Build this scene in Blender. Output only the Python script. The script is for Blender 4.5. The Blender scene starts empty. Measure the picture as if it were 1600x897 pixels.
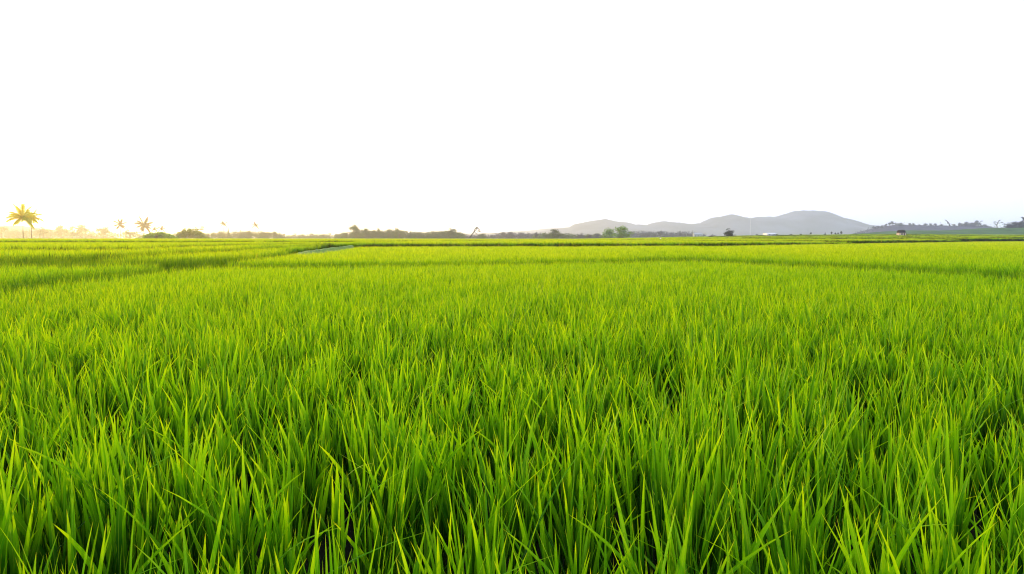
import bpy, math, random
import numpy as np
R = math.radians
rng = np.random.default_rng(7)
random.seed(7)
scene = bpy.context.scene
C = scene.collection

# ------------------------------------------------------------------ camera
F = 1142.0            # focal length in pixels of a 1600 px wide picture
HOR = 373.0           # horizon row
CAMZ = 1.35
pitch = math.atan((448.5 - HOR) / F)
cam = bpy.data.cameras.new('camera')
cam_o = bpy.data.objects.new('camera', cam)
C.objects.link(cam_o)
cam_o.location = (0, 0, CAMZ)
cam_o.rotation_euler = (R(90) - pitch, 0, 0)
cam.sensor_width = 36
cam.lens = 36 * F / 1600
cam.clip_start = 0.05
cam.clip_end = 30000
scene.camera = cam_o

def wx(px, Y):                     # world x of a picture column at depth Y
    return (px - 800) / F * Y
def wz(py, Y):                     # world height of a picture row at depth Y
    return CAMZ + (HOR - py) / F * Y

# ------------------------------------------------------------------ helpers
def tag(o, label=None, cat=None, group=None, kind=None):
    if label: o['label'] = label
    if cat: o['category'] = cat
    if group: o['group'] = group
    if kind: o['kind'] = kind
    return o

def empty(name, loc=(0, 0, 0), rz=0):
    o = bpy.data.objects.new(name, None)
    o.empty_display_size = 0.5
    C.objects.link(o)
    o.location = loc
    o.rotation_euler = (0, 0, rz)
    return o

class MB:
    def __init__(s):
        s.v, s.f, s.n = [], [], 0
    def add(s, verts, faces):
        s.v.extend(verts)
        s.f.extend([tuple(i + s.n for i in q) for q in faces])
        s.n += len(verts)
    def tube(s, pts, rad, seg=6):
        pts = [np.array(p, float) for p in pts]
        vs, fs = [], []
        for i, p in enumerate(pts):
            d = pts[min(i + 1, len(pts) - 1)] - pts[max(i - 1, 0)]
            d = d / (np.linalg.norm(d) + 1e-9)
            a = np.array([1, 0, 0]) if abs(d[0]) < .8 else np.array([0, 1, 0])
            u = np.cross(d, a); u /= np.linalg.norm(u)
            w = np.cross(d, u)
            for k in range(seg):
                t = 2 * math.pi * k / seg
                vs.append(tuple(p + rad[i] * (math.cos(t) * u + math.sin(t) * w)))
        for i in range(len(pts) - 1):
            for k in range(seg):
                k2 = (k + 1) % seg
                fs.append((i * seg + k, i * seg + k2, (i + 1) * seg + k2, (i + 1) * seg + k))
        fs.append(tuple(range(seg))[::-1])
        fs.append(tuple((len(pts) - 1) * seg + k for k in range(seg)))
        s.add(vs, fs)
    def box(s, x0, x1, y0, y1, z0, z1):
        s.add([(x0, y0, z0), (x1, y0, z0), (x1, y1, z0), (x0, y1, z0), (x0, y0, z1), (x1, y0, z1), (x1, y1, z1), (x0, y1, z1)],
              [(3, 2, 1, 0), (4, 5, 6, 7), (0, 1, 5, 4), (1, 2, 6, 5), (2, 3, 7, 6), (3, 0, 4, 7)])
    def mesh(s, name):
        m = bpy.data.meshes.new(name)
        m.from_pydata([tuple(map(float, p)) for p in s.v], [], s.f)
        return m
    def build(s, name, mat, parent=None, smooth=False):
        return mk(name, s.mesh(name), mat, parent, smooth)

def mk(name, mesh, mat, parent=None, smooth=False, link=True):
    if mat and not mesh.materials: mesh.materials.append(mat)
    if smooth: mesh.polygons.foreach_set('use_smooth', [True] * len(mesh.polygons))
    o = bpy.data.objects.new(name, mesh)
    if link: C.objects.link(o)
    if parent: o.parent = parent
    return o

def np_mesh(name, V, Q, uv=None, smooth=True):
    """V (n,3), Q (m,4) quads, uv (n,2) per vertex"""
    m = bpy.data.meshes.new(name)
    m.vertices.add(len(V)); m.loops.add(Q.size); m.polygons.add(len(Q))
    m.vertices.foreach_set('co', V.astype(np.float32).ravel())
    m.loops.foreach_set('vertex_index', Q.astype(np.int32).ravel())
    m.polygons.foreach_set('loop_start', np.arange(0, Q.size, 4, dtype=np.int32))
    m.polygons.foreach_set('use_smooth', np.full(len(Q), smooth))
    m.update(calc_edges=True)
    if uv is not None:
        l = m.uv_layers.new(name='UVMap')
        l.data.foreach_set('uv', uv[Q.ravel()].astype(np.float32).ravel())
    m.validate()
    return m

# ------------------------------------------------------------------ materials
class NT:
    def __init__(s, name):
        s.m = bpy.data.materials.new(name); s.m.use_nodes = True
        s.t = s.m.node_tree; s.t.nodes.clear()
        s.out = s.n('ShaderNodeOutputMaterial')
    def n(s, typ, **kw):
        x = s.t.nodes.new(typ)
        for k, v in kw.items(): setattr(x, k, v)
        return x
    def l(s, a, b): s.t.links.new(a, b)
    def noise(s, scale, detail=3, vec=None, rough=.5):
        x = s.n('ShaderNodeTexNoise'); x.inputs['Scale'].default_value = scale; x.inputs['Detail'].default_value = detail
        x.inputs['Roughness'].default_value = rough
        if vec is not None: s.l(vec, x.inputs['Vector'])
        return x
    def ramp(s, fac, stops):
        x = s.n('ShaderNodeValToRGB'); e = x.color_ramp.elements
        while len(e) < len(stops): e.new(.5)
        for q, (p, c) in zip(e, stops): q.position = p; q.color = (*c, 1)
        s.l(fac, x.inputs[0]); return x
    def mix(s, fac, a, b, typ='MIX'):
        x = s.n('ShaderNodeMix', data_type='RGBA', blend_type=typ)
        for k, v in ((0, fac), (6, a), (7, b)):
            if hasattr(v, 'is_linked'): s.l(v, x.inputs[k])
            elif k == 0: x.inputs[0].default_value = v
            else: x.inputs[k].default_value = (*v, 1)
        return x.outputs[2]
    def math(s, op, a, b=None):
        x = s.n('ShaderNodeMath', operation=op)
        for k, v in ((0, a), (1, b)):
            if v is None: continue
            if hasattr(v, 'is_linked'): s.l(v, x.inputs[k])
            else: x.inputs[k].default_value = v
        return x.outputs[0]
    def leafy(s, col, tcol, tr=.45, rough=.45, spec=.25):
        b = s.n('ShaderNodeBsdfPrincipled'); b.inputs['Roughness'].default_value = rough
        b.inputs['Specular IOR Level'].default_value = spec
        t = s.n('ShaderNodeBsdfTranslucent'); mx = s.n('ShaderNodeMixShader'); mx.inputs[0].default_value = tr
        s.l(col, b.inputs['Base Color']); s.l(tcol, t.inputs['Color'])
        s.l(b.outputs[0], mx.inputs[1]); s.l(t.outputs[0], mx.inputs[2]); s.l(mx.outputs[0], s.out.inputs['Surface'])
        return s.m

def rice_mat(name='rice leaf', G=None):
    s = NT(name); G0_, G1_, G2_, G3_ = G or (G0, G1, G2, G3)
    uv = s.n('ShaderNodeUVMap'); sep = s.n('ShaderNodeSeparateXYZ'); s.l(uv.outputs[0], sep.inputs[0])
    u, t = sep.outputs[0], sep.outputs[1]          # u = blade number + place across the blade, t = along it
    rnd = s.n('ShaderNodeTexWhiteNoise', noise_dimensions='1D')
    s.l(s.math('FLOOR', u), rnd.inputs['W'])
    oi = s.n('ShaderNodeObjectInfo')
    across = s.math('FRACT', u)
    geo = s.n('ShaderNodeNewGeometry')
    big = s.noise(.11, 3, geo.outputs['Position'])
    # along the blade: shade low in the stand painted dark, fresher yellow-green above
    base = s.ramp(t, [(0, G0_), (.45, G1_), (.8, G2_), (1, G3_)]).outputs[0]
    r = s.ramp(rnd.outputs[0], [(0, (.45, .62, .6)), (.45, (.95, 1, 1)), (.88, (1.3, 1.2, .9)), (1, (1.7, 1.35, .9))]).outputs[0]
    base = s.mix(1.0, base, r, 'MULTIPLY')
    fieldt = s.ramp(big.outputs[0], [(.3, (.85, .95, 1)), (.7, (1.18, 1.04, .8))]).outputs[0]
    base = s.mix(1.0, base, fieldt, 'MULTIPLY')
    ob = s.ramp(oi.outputs['Random'], [(0, (.85, .93, 1)), (1, (1.12, 1.05, .9))]).outputs[0]
    base = s.mix(1.0, base, ob, 'MULTIPLY')
    # sunrise glow painted into the leaf colour: yellower further back and to the left
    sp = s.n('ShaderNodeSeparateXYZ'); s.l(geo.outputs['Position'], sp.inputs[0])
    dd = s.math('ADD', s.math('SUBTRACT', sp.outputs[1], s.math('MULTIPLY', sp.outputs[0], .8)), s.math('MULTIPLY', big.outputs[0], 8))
    glow_tint = s.n('ShaderNodeMapRange'); glow_tint.inputs[1].default_value = 5; glow_tint.inputs[2].default_value = 34; s.l(dd, glow_tint.inputs[0])
    base = s.mix(glow_tint.outputs[0], base, s.mix(1.0, base, (1.68, 1.24, .8), 'MULTIPLY'))
    # paler midrib
    rib = s.math('LESS_THAN', s.math('ABSOLUTE', s.math('SUBTRACT', across, .5)), .035)
    base = s.mix(s.math('MULTIPLY', rib, .35), base, (.34, .50, .03))
    # a few yellowed tips and straw coloured blades
    dry = s.math('GREATER_THAN', rnd.outputs[0], .965)
    dn = s.math('MULTIPLY', dry, s.math('GREATER_THAN', t, .55))
    base = s.mix(s.math('MULTIPLY', dn, .75), base, (.55, .42, .05))
    tip = s.math('GREATER_THAN', t, .965)
    base = s.mix(s.math('MULTIPLY', tip, .2), base, (.50, .30, .05))
    tc = s.mix(1.0, base, (1.8, 1.45, .5), 'MULTIPLY')
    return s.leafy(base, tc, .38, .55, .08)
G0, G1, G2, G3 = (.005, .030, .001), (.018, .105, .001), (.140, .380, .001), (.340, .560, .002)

def leaf_mat(name, dark, light, tcol, tr=.35):
    s = NT(name)
    geo = s.n('ShaderNodeNewGeometry'); oi = s.n('ShaderNodeObjectInfo')
    wn = s.n('ShaderNodeTexWhiteNoise', noise_dimensions='1D'); s.l(geo.outputs['Random Per Island'], wn.inputs['W'])
    big = s.noise(.35, 2, geo.outputs['Position'])
    f = s.math('ADD', s.math('MULTIPLY', wn.outputs[0], .5), s.math('MULTIPLY', big.outputs[0], .5))
    col = s.ramp(f, [(.2, dark), (.8, light)]).outputs[0]
    col = s.mix(1.0, col, s.ramp(oi.outputs['Random'], [(0, (.8, .9, .9)), (1, (1.2, 1.05, .9))]).outputs[0], 'MULTIPLY')
    tc = s.mix(1.0, col, tcol, 'MULTIPLY')
    return s.leafy(col, tc, tr, .6, .2)

def plain(name, col, rough=.8, scale=8, var=.25, spec=.3):
    s = NT(name)
    tc = s.n('ShaderNodeTexCoord'); n = s.noise(scale, 4, tc.outputs['Object'])
    lo = tuple(c * (1 - var) for c in col); hi = tuple(min(1, c * (1 + var)) for c in col)
    c = s.ramp(n.outputs[0], [(.3, lo), (.7, hi)])
    b = s.n('ShaderNodeBsdfPrincipled'); b.inputs['Roughness'].default_value = rough
    b.inputs['Specular IOR Level'].default_value = spec
    s.l(c.outputs[0], b.inputs['Base Color']); s.l(b.outputs[0], s.out.inputs['Surface'])
    return s.m

def ground_mat():
    s = NT('field soil')
    geo = s.n('ShaderNodeNewGeometry')
    n = s.noise(1.3, 5, geo.outputs['Position']); n2 = s.noise(.02, 4, geo.outputs['Position'])
    near = s.ramp(n.outputs[0], [(.3, (.004, .005, .003)), (.7, (.014, .018, .006))]).outputs[0]
    far = s.ramp(n2.outputs[0], [(.35, (.07, .17, .008)), (.65, (.16, .26, .012))]).outputs[0]
    # beyond the planted blocks the plain is meadow and crops, a lighter green
    sep = s.n('ShaderNodeSeparateXYZ'); s.l(geo.outputs['Position'], sep.inputs[0])
    mr = s.n('ShaderNodeMapRange'); mr.inputs[1].default_value = 300; mr.inputs[2].default_value = 420
    s.l(sep.outputs[1], mr.inputs[0])
    c = s.mix(mr.outputs[0], near, far)
    b = s.n('ShaderNodeBsdfPrincipled'); b.inputs['Roughness'].default_value = .85
    b.inputs['Specular IOR Level'].default_value = .04
    s.l(c, b.inputs['Base Color']); s.l(b.outputs[0], s.out.inputs['Surface'])
    return s.m

def hill_mat(name, a, b_, scale):
    s = NT(name)
    geo = s.n('ShaderNodeNewGeometry'); n = s.noise(scale, 6, geo.outputs['Position'], .6)
    c = s.ramp(n.outputs[0], [(.35, a), (.65, b_)])
    b = s.n('ShaderNodeBsdfPrincipled'); b.inputs['Roughness'].default_value = .95
    b.inputs['Specular IOR Level'].default_value = .05
    s.l(c.outputs[0], b.inputs['Base Color']); s.l(b.outputs[0], s.out.inputs['Surface'])
    return s.m

M = {}
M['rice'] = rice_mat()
M['shade_row'] = rice_mat('rice side shade', ((.012, .05, .003), (.03, .12, .003), (.07, .21, .003), (.15, .30, .004)))  # added strips: shade on the rice block sides put into leaf colour
M['shade_row_dark'] = rice_mat('rice side deep shade', ((.006, .018, .003), (.008, .028, .003), (.014, .05, .003), (.03, .09, .004)))  # deeper painted shade for the far bank and terrace fronts
M['soil'] = ground_mat()
M['leaf'] = leaf_mat('tree leaves', (.030, .060, .014), (.070, .120, .025), (1.5, 1.5, .6))
M['leaf_bright'] = leaf_mat('fresh leaves', (.07, .17, .02), (.16, .30, .045), (1.6, 1.5, .6))
M['leaf_bush'] = leaf_mat('shrub leaves', (.10, .24, .012), (.24, .40, .03), (1.5, 1.4, .5), .5)
M['leaf_olive'] = leaf_mat('olive leaves', (.14, .20, .03), (.26, .32, .06), (1.5, 1.4, .6), .45)
M['leaf_dark'] = leaf_mat('dark leaves', (.014, .024, .012), (.035, .050, .022), (1.4, 1.4, .7), .2)
M['leaf_blue'] = leaf_mat('bluish leaves', (.022, .032, .055), (.045, .056, .090), (1.3, 1.4, .8), .2)
M['palm'] = leaf_mat('palm fronds', (.60, .50, .004), (.85, .74, .006), (1.15, 1.15, .5), .6)  # gold of sunlight through the fronds is put into their colour
M['palm_brown'] = leaf_mat('browned palm fronds', (.09, .035, .006), (.20, .09, .012), (1.4, 1.2, .5), .4)
M['bark'] = plain('bark', (.11, .08, .055), .9, 3)
M['thatch'] = plain('thatch', (.035, .030, .026), .95, 3)
M['plaster'] = plain('pale wall', (.62, .50, .38), .9, 2, .12)
M['white'] = plain('white paint', (.8, .8, .8), .6, 1, .04)
M['grey'] = plain('grey wall', (.35, .37, .38), .9, 1, .12)
M['opening'] = plain('dark opening', (.03, .03, .035), .6, 1, .1)
M['path'] = plain('pale path', (.14, .24, .03), .9, 5, .5)

# ------------------------------------------------------------------ terraced ground
# field edges: picture columns s=(px-800)/F against depth; level k starts at D[k] and lies at Z[k]
RICE_H = .62
def edge_px(pts, top):
    px = np.array([p[0] for p in pts], float); py = np.array([p[1] for p in pts], float)
    d = (CAMZ - top) * F / (py - HOR)
    return (px - 800) / F, d
S = np.concatenate([np.linspace(-3, -.95, 24)[:-1], np.linspace(-.95, .95, 380), np.linspace(.95, 3, 24)[1:]])
def interp(s, d): return np.interp(S, s, d)
def lev(pts):
    return np.interp(S, (np.array([p[0] for p in pts], float) - 800) / F, [p[1] for p in pts])
D, Z, GAP = [], [], []
wob = lambda a, f, p: a * (np.sin(S * f + p) + .6 * np.sin(S * f * 2.3 + p * 2.1))
d1 = interp(*edge_px([(-600, 560), (-200, 475), (0, 447), (150, 432), (320, 416), (420, 414), (600, 413), (800, 410), (1000, 407), (1060, 405),
                      (1300, 414), (1450, 422), (1600, 432), (1900, 470), (2200, 540)], .62)) + wob(.12, 30, 1)
D.append(d1); Z.append(lev([(0, .15), (400, .11), (900, .10), (1040, .15), (1100, .12), (1600, .14)])); GAP.append(lev([(0, .4), (1600, .4)]))
d2 = interp(*edge_px([(-500, 450), (0, 414), (200, 410), (320, 407), (400, 401), (465, 394), (545, 385), (700, 384.2), (1000, 384), (1120, 384), (1300, 381), (1450, 379), (1600, 377.2), (1900, 376.8)], .74))
D.append(d2); Z.append(lev([(0, .25), (440, .25), (545, .40), (1200, .42), (1300, .36), (1600, .36)])); GAP.append(lev([(0, .4), (1600, .4)]))
d3 = interp(*edge_px([(-500, 420), (0, 405), (100, 402), (220, 398), (360, 391), (480, 384), (530, 381.5)], .86))
d3 = np.where(S > (545 - 800) / F, d2 + .9, np.maximum(d3, d2 + .9)); D.append(d3)
Z.append(lev([(0, .35), (440, .35), (545, .40), (1200, .42), (1300, .36), (1600, .36)])); GAP.append(lev([(0, .5), (500, .5), (530, 0), (1600, 0)]))
d4 = interp(*edge_px([(-500, 393), (0, 389), (100, 389), (200, 388), (360, 383), (450, 381), (540, 379.5)], .96))
d4 = np.where(S > (560 - 800) / F, d3 + .9, np.maximum(d4, d3 + .9)); D.append(d4)
Z.append(lev([(0, .43), (545, .42), (1200, .42), (1300, .36), (1600, .36)])); GAP.append(lev([(0, .6), (500, .6), (540, 0), (1600, 0)]))
for dep, zz, gg in (([(0, 58), (300, 62), (545, 80), (900, 118), (1000, 100), (1300, 98), (1600, 105)], [(0, .60), (545, .54), (900, .47), (1000, .50), (1100, .56), (1600, .58)], .8),
                ([(0, 135), (900, 150), (1300, 135), (1600, 140)], [(0, .68), (600, .62), (900, .53), (1050, .74), (1200, .86), (1600, .88)], 1.2),
                ([(0, 200), (900, 210), (1300, 180), (1600, 185)], [(0, .68), (600, .62), (900, .55), (1060, .95), (1200, 1.22), (1400, 1.3), (1600, 1.3)], 1.6),
                ([(0, 280), (900, 290), (1300, 240), (1600, 235)], [(0, .68), (600, .62), (900, .55), (1060, 1.15), (1200, 1.66), (1400, 1.85), (1600, 1.7)], 3),
                ([(0, 350), (900, 350), (1300, 320), (1600, 310)], [(0, .68), (600, .62), (900, .6), (1060, 1.5), (1200, 2.45), (1400, 2.75), (1600, 2.4)], 3)):
    D.append(np.maximum(lev(dep) + wob(1.2, 9, dep[0][1]), D[-1] + 1)); Z.append(lev(zz)); GAP.append(lev([(0, gg), (1600, gg)]))
D = np.array(D); Z = np.array(Z); GAP = np.array(GAP)
FAR = 420.0
NL = len(D)

def ground():
    rows = [(np.full_like(S, -0.0) + .02, np.zeros_like(S)), (np.full_like(S, 2.), np.zeros_like(S))]
    zp = np.zeros_like(S)
    for k in range(NL):
        rows.append((D[k], zp)); rows.append((D[k] + .18, np.maximum(Z[k], zp))); zp = Z[k]
    rows.append((np.full_like(S, FAR), zp)); rows.append((np.full_like(S, 700.), zp * .2 + .2)); rows.append((np.full_like(S, 9000.), zp * 0 + .2))
    V = np.array([np.stack([S * np.maximum(y, 0), y, z], 1) for y, z in rows]).reshape(-1, 3)
    n = len(S)
    Q = np.array([[r * n + i, r * n + i + 1, (r + 1) * n + i + 1, (r + 1) * n + i] for r in range(len(rows) - 1) for i in range(n - 1)])
    base = np.array([[-9500, -600, -.03], [9500, -600, -.03], [9500, 9500, -.03], [-9500, 9500, -.03]], float)
    Q = np.vstack([Q, np.array([[0, 1, 2, 3]]) + len(V)]); V = np.vstack([V, base])
    o = mk('ground', np_mesh('ground', V, Q, None, False), M['soil'])
    tag(o, kind='structure')
ground()

# ------------------------------------------------------------------ rice
def blades(n, area, segs, across, wmul=1.0, hmul=1.0, tillers=None, round_=True, low=.0):
    """many leaves as ribbons; returns V, Q, uv"""
    if tillers is None: tillers = max(1, n // 4)
    tx = rng.uniform(-1, 1, (tillers, 2)) * area
    if round_:
        a = rng.uniform(0, 6.283, tillers); r = np.sqrt(rng.uniform(0, 1, tillers)) * area
        tx = np.stack([r * np.cos(a), r * np.sin(a)], 1)
    tl = np.concatenate([rng.normal(0, .09, (tillers, 2)) + tx / max(area, .03) * (.07 if round_ else 0)], 0)
    which = rng.integers(0, tillers, n)
    hb = rng.uniform(.02, .30, n) * hmul                     # where the leaf leaves the stem
    reach = rng.normal(.585, .065, n) * hmul
    short = rng.uniform(0, 1, n) < .25
    reach = np.where(short, reach * rng.uniform(.55, .85, n), reach)
    az = rng.uniform(0, 6.283, n)
    th0 = np.abs(rng.normal(.04, .07, n)); k = np.abs(rng.normal(.16, .22, n))
    wild = rng.uniform(0, 1, n) < .055
    th0 = np.where(wild, rng.uniform(.2, .6, n), th0); k = np.where(wild, rng.uniform(.0, .9, n), k)
    L = (reach - hb) / np.maximum(np.cos(th0 + k * .45), .45)
    w = rng.uniform(.0024, .0072, n) * wmul * np.where(wild, .6, 1)                     # half width
    tw0 = rng.uniform(0, 6.283, n); tw = rng.normal(0, .8, n)
    ts = np.linspace(0, 1, segs + 1)
    base = np.zeros((n, 3)); base[:, :2] = tx[which] + tl[which] * hb[:, None]; base[:, 2] = hb
    dirh = np.stack([np.cos(az), np.sin(az), np.zeros(n)], 1)
    lean = np.zeros((n, 3)); lean[:, :2] = tl[which]
    P = [base.copy()]
    for i in range(segs):
        tm = (ts[i] + ts[i + 1]) / 2
        th = th0 + k * tm ** 1.4
        st = (dirh * np.sin(th)[:, None] + np.array([0, 0, 1.]) * np.cos(th)[:, None] + lean) * (L / segs)[:, None]
        P.append(P[-1] + st)
    P = np.array(P)                                             # segs+1, n, 3
    V, UV = [], []
    for i in range(segs + 1):
        t = ts[i]
        T = P[min(i + 1, segs)] - P[max(i - 1, 0)]; T /= np.linalg.norm(T, axis=1)[:, None]
        # width axis: mostly across the bend, twisted
        side = np.cross(T, dirh); side /= (np.linalg.norm(side, axis=1)[:, None] + 1e-6)
        nor = np.cross(side, T)
        a = tw0 * .35 + tw * t
        sd = side * np.cos(a)[:, None] + nor * np.sin(a)[:, None]
        nn = np.cross(sd, T)
        wt = w * (min(1, .45 + 1.6 * t) if t < .4 else max(.0, 1 - ((t - .4) / .6) ** 1.9) + .02)
        if across == 3:
            V += [P[i] - sd * wt[:, None] + nn * wt[:, None] * .35, P[i] , P[i] + sd * wt[:, None] + nn * wt[:, None] * .35]
            ua = (.02, .5, .98)
        else:
            V += [P[i] - sd * wt[:, None], P[i] + sd * wt[:, None]]; ua = (.02, .98)
        for q in ua: UV.append(np.stack([np.arange(n) + q, np.full(n, t)], 1))
    V = np.array(V); UV = np.array(UV)                           # ((segs+1)*across, n, .)
    idx = np.arange(V.shape[0] * n).reshape(V.shape[0], n)
    Q = []
    for i in range(segs):
        for c in range(across - 1):
            a = i * across + c
            Q.append(np.stack([idx[a], idx[a + 1], idx[a + across + 1], idx[a + across]], 1))
    return V.reshape(-1, 3), np.concatenate(Q), UV.reshape(-1, 2)

def proto_collection(name, count, mat='rice', **kw):
    col = bpy.data.collections.new(name)
    for i in range(count):
        V, Q, uv = blades(**kw)
        o = mk('rice_clump', np_mesh('rice_clump', V, Q, uv), M[mat], link=False)
        col.objects.link(o)
    return col
LOD = [
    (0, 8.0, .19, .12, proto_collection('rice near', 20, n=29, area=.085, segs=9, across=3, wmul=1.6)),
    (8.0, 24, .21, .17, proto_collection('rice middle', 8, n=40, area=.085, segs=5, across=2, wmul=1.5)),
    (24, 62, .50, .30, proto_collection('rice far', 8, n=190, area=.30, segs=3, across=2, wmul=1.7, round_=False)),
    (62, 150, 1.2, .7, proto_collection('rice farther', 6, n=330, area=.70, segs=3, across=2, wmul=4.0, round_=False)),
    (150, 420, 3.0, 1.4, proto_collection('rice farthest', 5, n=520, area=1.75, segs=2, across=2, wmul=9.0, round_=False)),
]

for _nm, _mt in (('side_shade', 'shade_row'), ('deep_shade', 'shade_row_dark')):
    LOD += [(0, 0, 0, 0, proto_collection(_nm + ' near', 5, _mt, n=36, area=.05, segs=7, across=3, wmul=1.3)),
        (0, 0, 0, 0, proto_collection(_nm + ' middle', 5, _mt, n=40, area=.085, segs=5, across=2, wmul=1.4)),
        (0, 0, 0, 0, proto_collection(_nm + ' far', 5, _mt, n=160, area=.28, segs=3, across=2, wmul=1.7, round_=False)),
        (0, 0, 0, 0, proto_collection(_nm + ' farther', 5, _mt, n=260, area=.60, segs=3, across=2, wmul=4.0, round_=False)),
        (0, 0, 0, 0, proto_collection(_nm + ' farthest', 5, _mt, n=400, area=1.5, segs=2, across=2, wmul=9.0, round_=False))]

def gn_scatter(name, pts, rot, scl, idx, col):
    m = bpy.data.meshes.new(name)
    m.vertices.add(len(pts)); m.vertices.foreach_set('co', pts.astype(np.float32).ravel())
    for nm, typ, arr in (('rot', 'FLOAT_VECTOR', rot), ('scl', 'FLOAT_VECTOR', scl), ('idx', 'INT', idx)):
        a = m.attributes.new(nm, typ, 'POINT')
        a.data.foreach_set('value' if typ == 'INT' else 'vector', arr.astype(np.int32 if typ == 'INT' else np.float32).ravel())
    o = mk(name, m, None)
    return o

def scatter_tree(o, groups):
    """one geometry-node modifier that instances each LOD group of points with its own clumps"""
    g = bpy.data.node_groups.new('rice scatter', 'GeometryNodeTree')
    g.interface.new_socket('Geometry', in_out='INPUT', socket_type='NodeSocketGeometry')
    g.interface.new_socket('Geometry', in_out='OUTPUT', socket_type='NodeSocketGeometry')
    gi = g.nodes.new('NodeGroupInput'); go = g.nodes.new('NodeGroupOutput')
    join = g.nodes.new('GeometryNodeJoinGeometry')
    def attr(nm, t):
        a = g.nodes.new('GeometryNodeInputNamedAttribute'); a.data_type = t; a.inputs[0].default_value = nm
        return [x for x in a.outputs if x.enabled and x.name == 'Attribute'][0]
    rot, scl, idx, lod = attr('rot', 'FLOAT_VECTOR'), attr('scl', 'FLOAT_VECTOR'), attr('idx', 'INT'), attr('lod', 'INT')
    for k in groups:
        cmp_ = g.nodes.new('FunctionNodeCompare'); cmp_.data_type = 'INT'; cmp_.operation = 'EQUAL'
        ins = [x for x in cmp_.inputs if x.enabled]
        g.links.new(lod, ins[0]); ins[1].default_value = k
        ci = g.nodes.new('GeometryNodeCollectionInfo'); ci.inputs['Collection'].default_value = LOD[k][4]
        ci.inputs['Separate Children'].default_value = True; ci.inputs['Reset Children'].default_value = True
        ip = g.nodes.new('GeometryNodeInstanceOnPoints')
        g.links.new(gi.outputs[0], ip.inputs['Points'])
        g.links.new([x for x in cmp_.outputs if x.enabled][0], ip.inputs['Selection'])
        g.links.new(ci.outputs[0], ip.inputs['Instance'])
        ip.inputs['Pick Instance'].default_value = True
        g.links.new(idx, ip.inputs['Instance Index'])
        g.links.new(rot, ip.inputs['Rotation']); g.links.new(scl, ip.inputs['Scale'])
        g.links.new(ip.outputs[0], join.inputs[0])
    g.links.new(join.outputs[0], go.inputs[0])
    md = o.modifiers.new('rice', 'NODES'); md.node_group = g

def vnoise(x, y, sc, seed):
    r = np.random.default_rng(seed); n = 64
    g = r.uniform(-1, 1, (n, n))
    X = x / sc + 1000; Y = y / sc + 1000
    xi = np.floor(X).astype(int); yi = np.floor(Y).astype(int); fx = X - xi; fy = Y - yi
    fx = fx * fx * (3 - 2 * fx); fy = fy * fy * (3 - 2 * fy)
    a = g[xi % n, yi % n]; b = g[(xi + 1) % n, yi % n]; c = g[xi % n, (yi + 1) % n]; d = g[(xi + 1) % n, (yi + 1) % n]
    return (a * (1 - fx) + b * fx) * (1 - fy) + (c * (1 - fx) + d * fx) * fy

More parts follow.
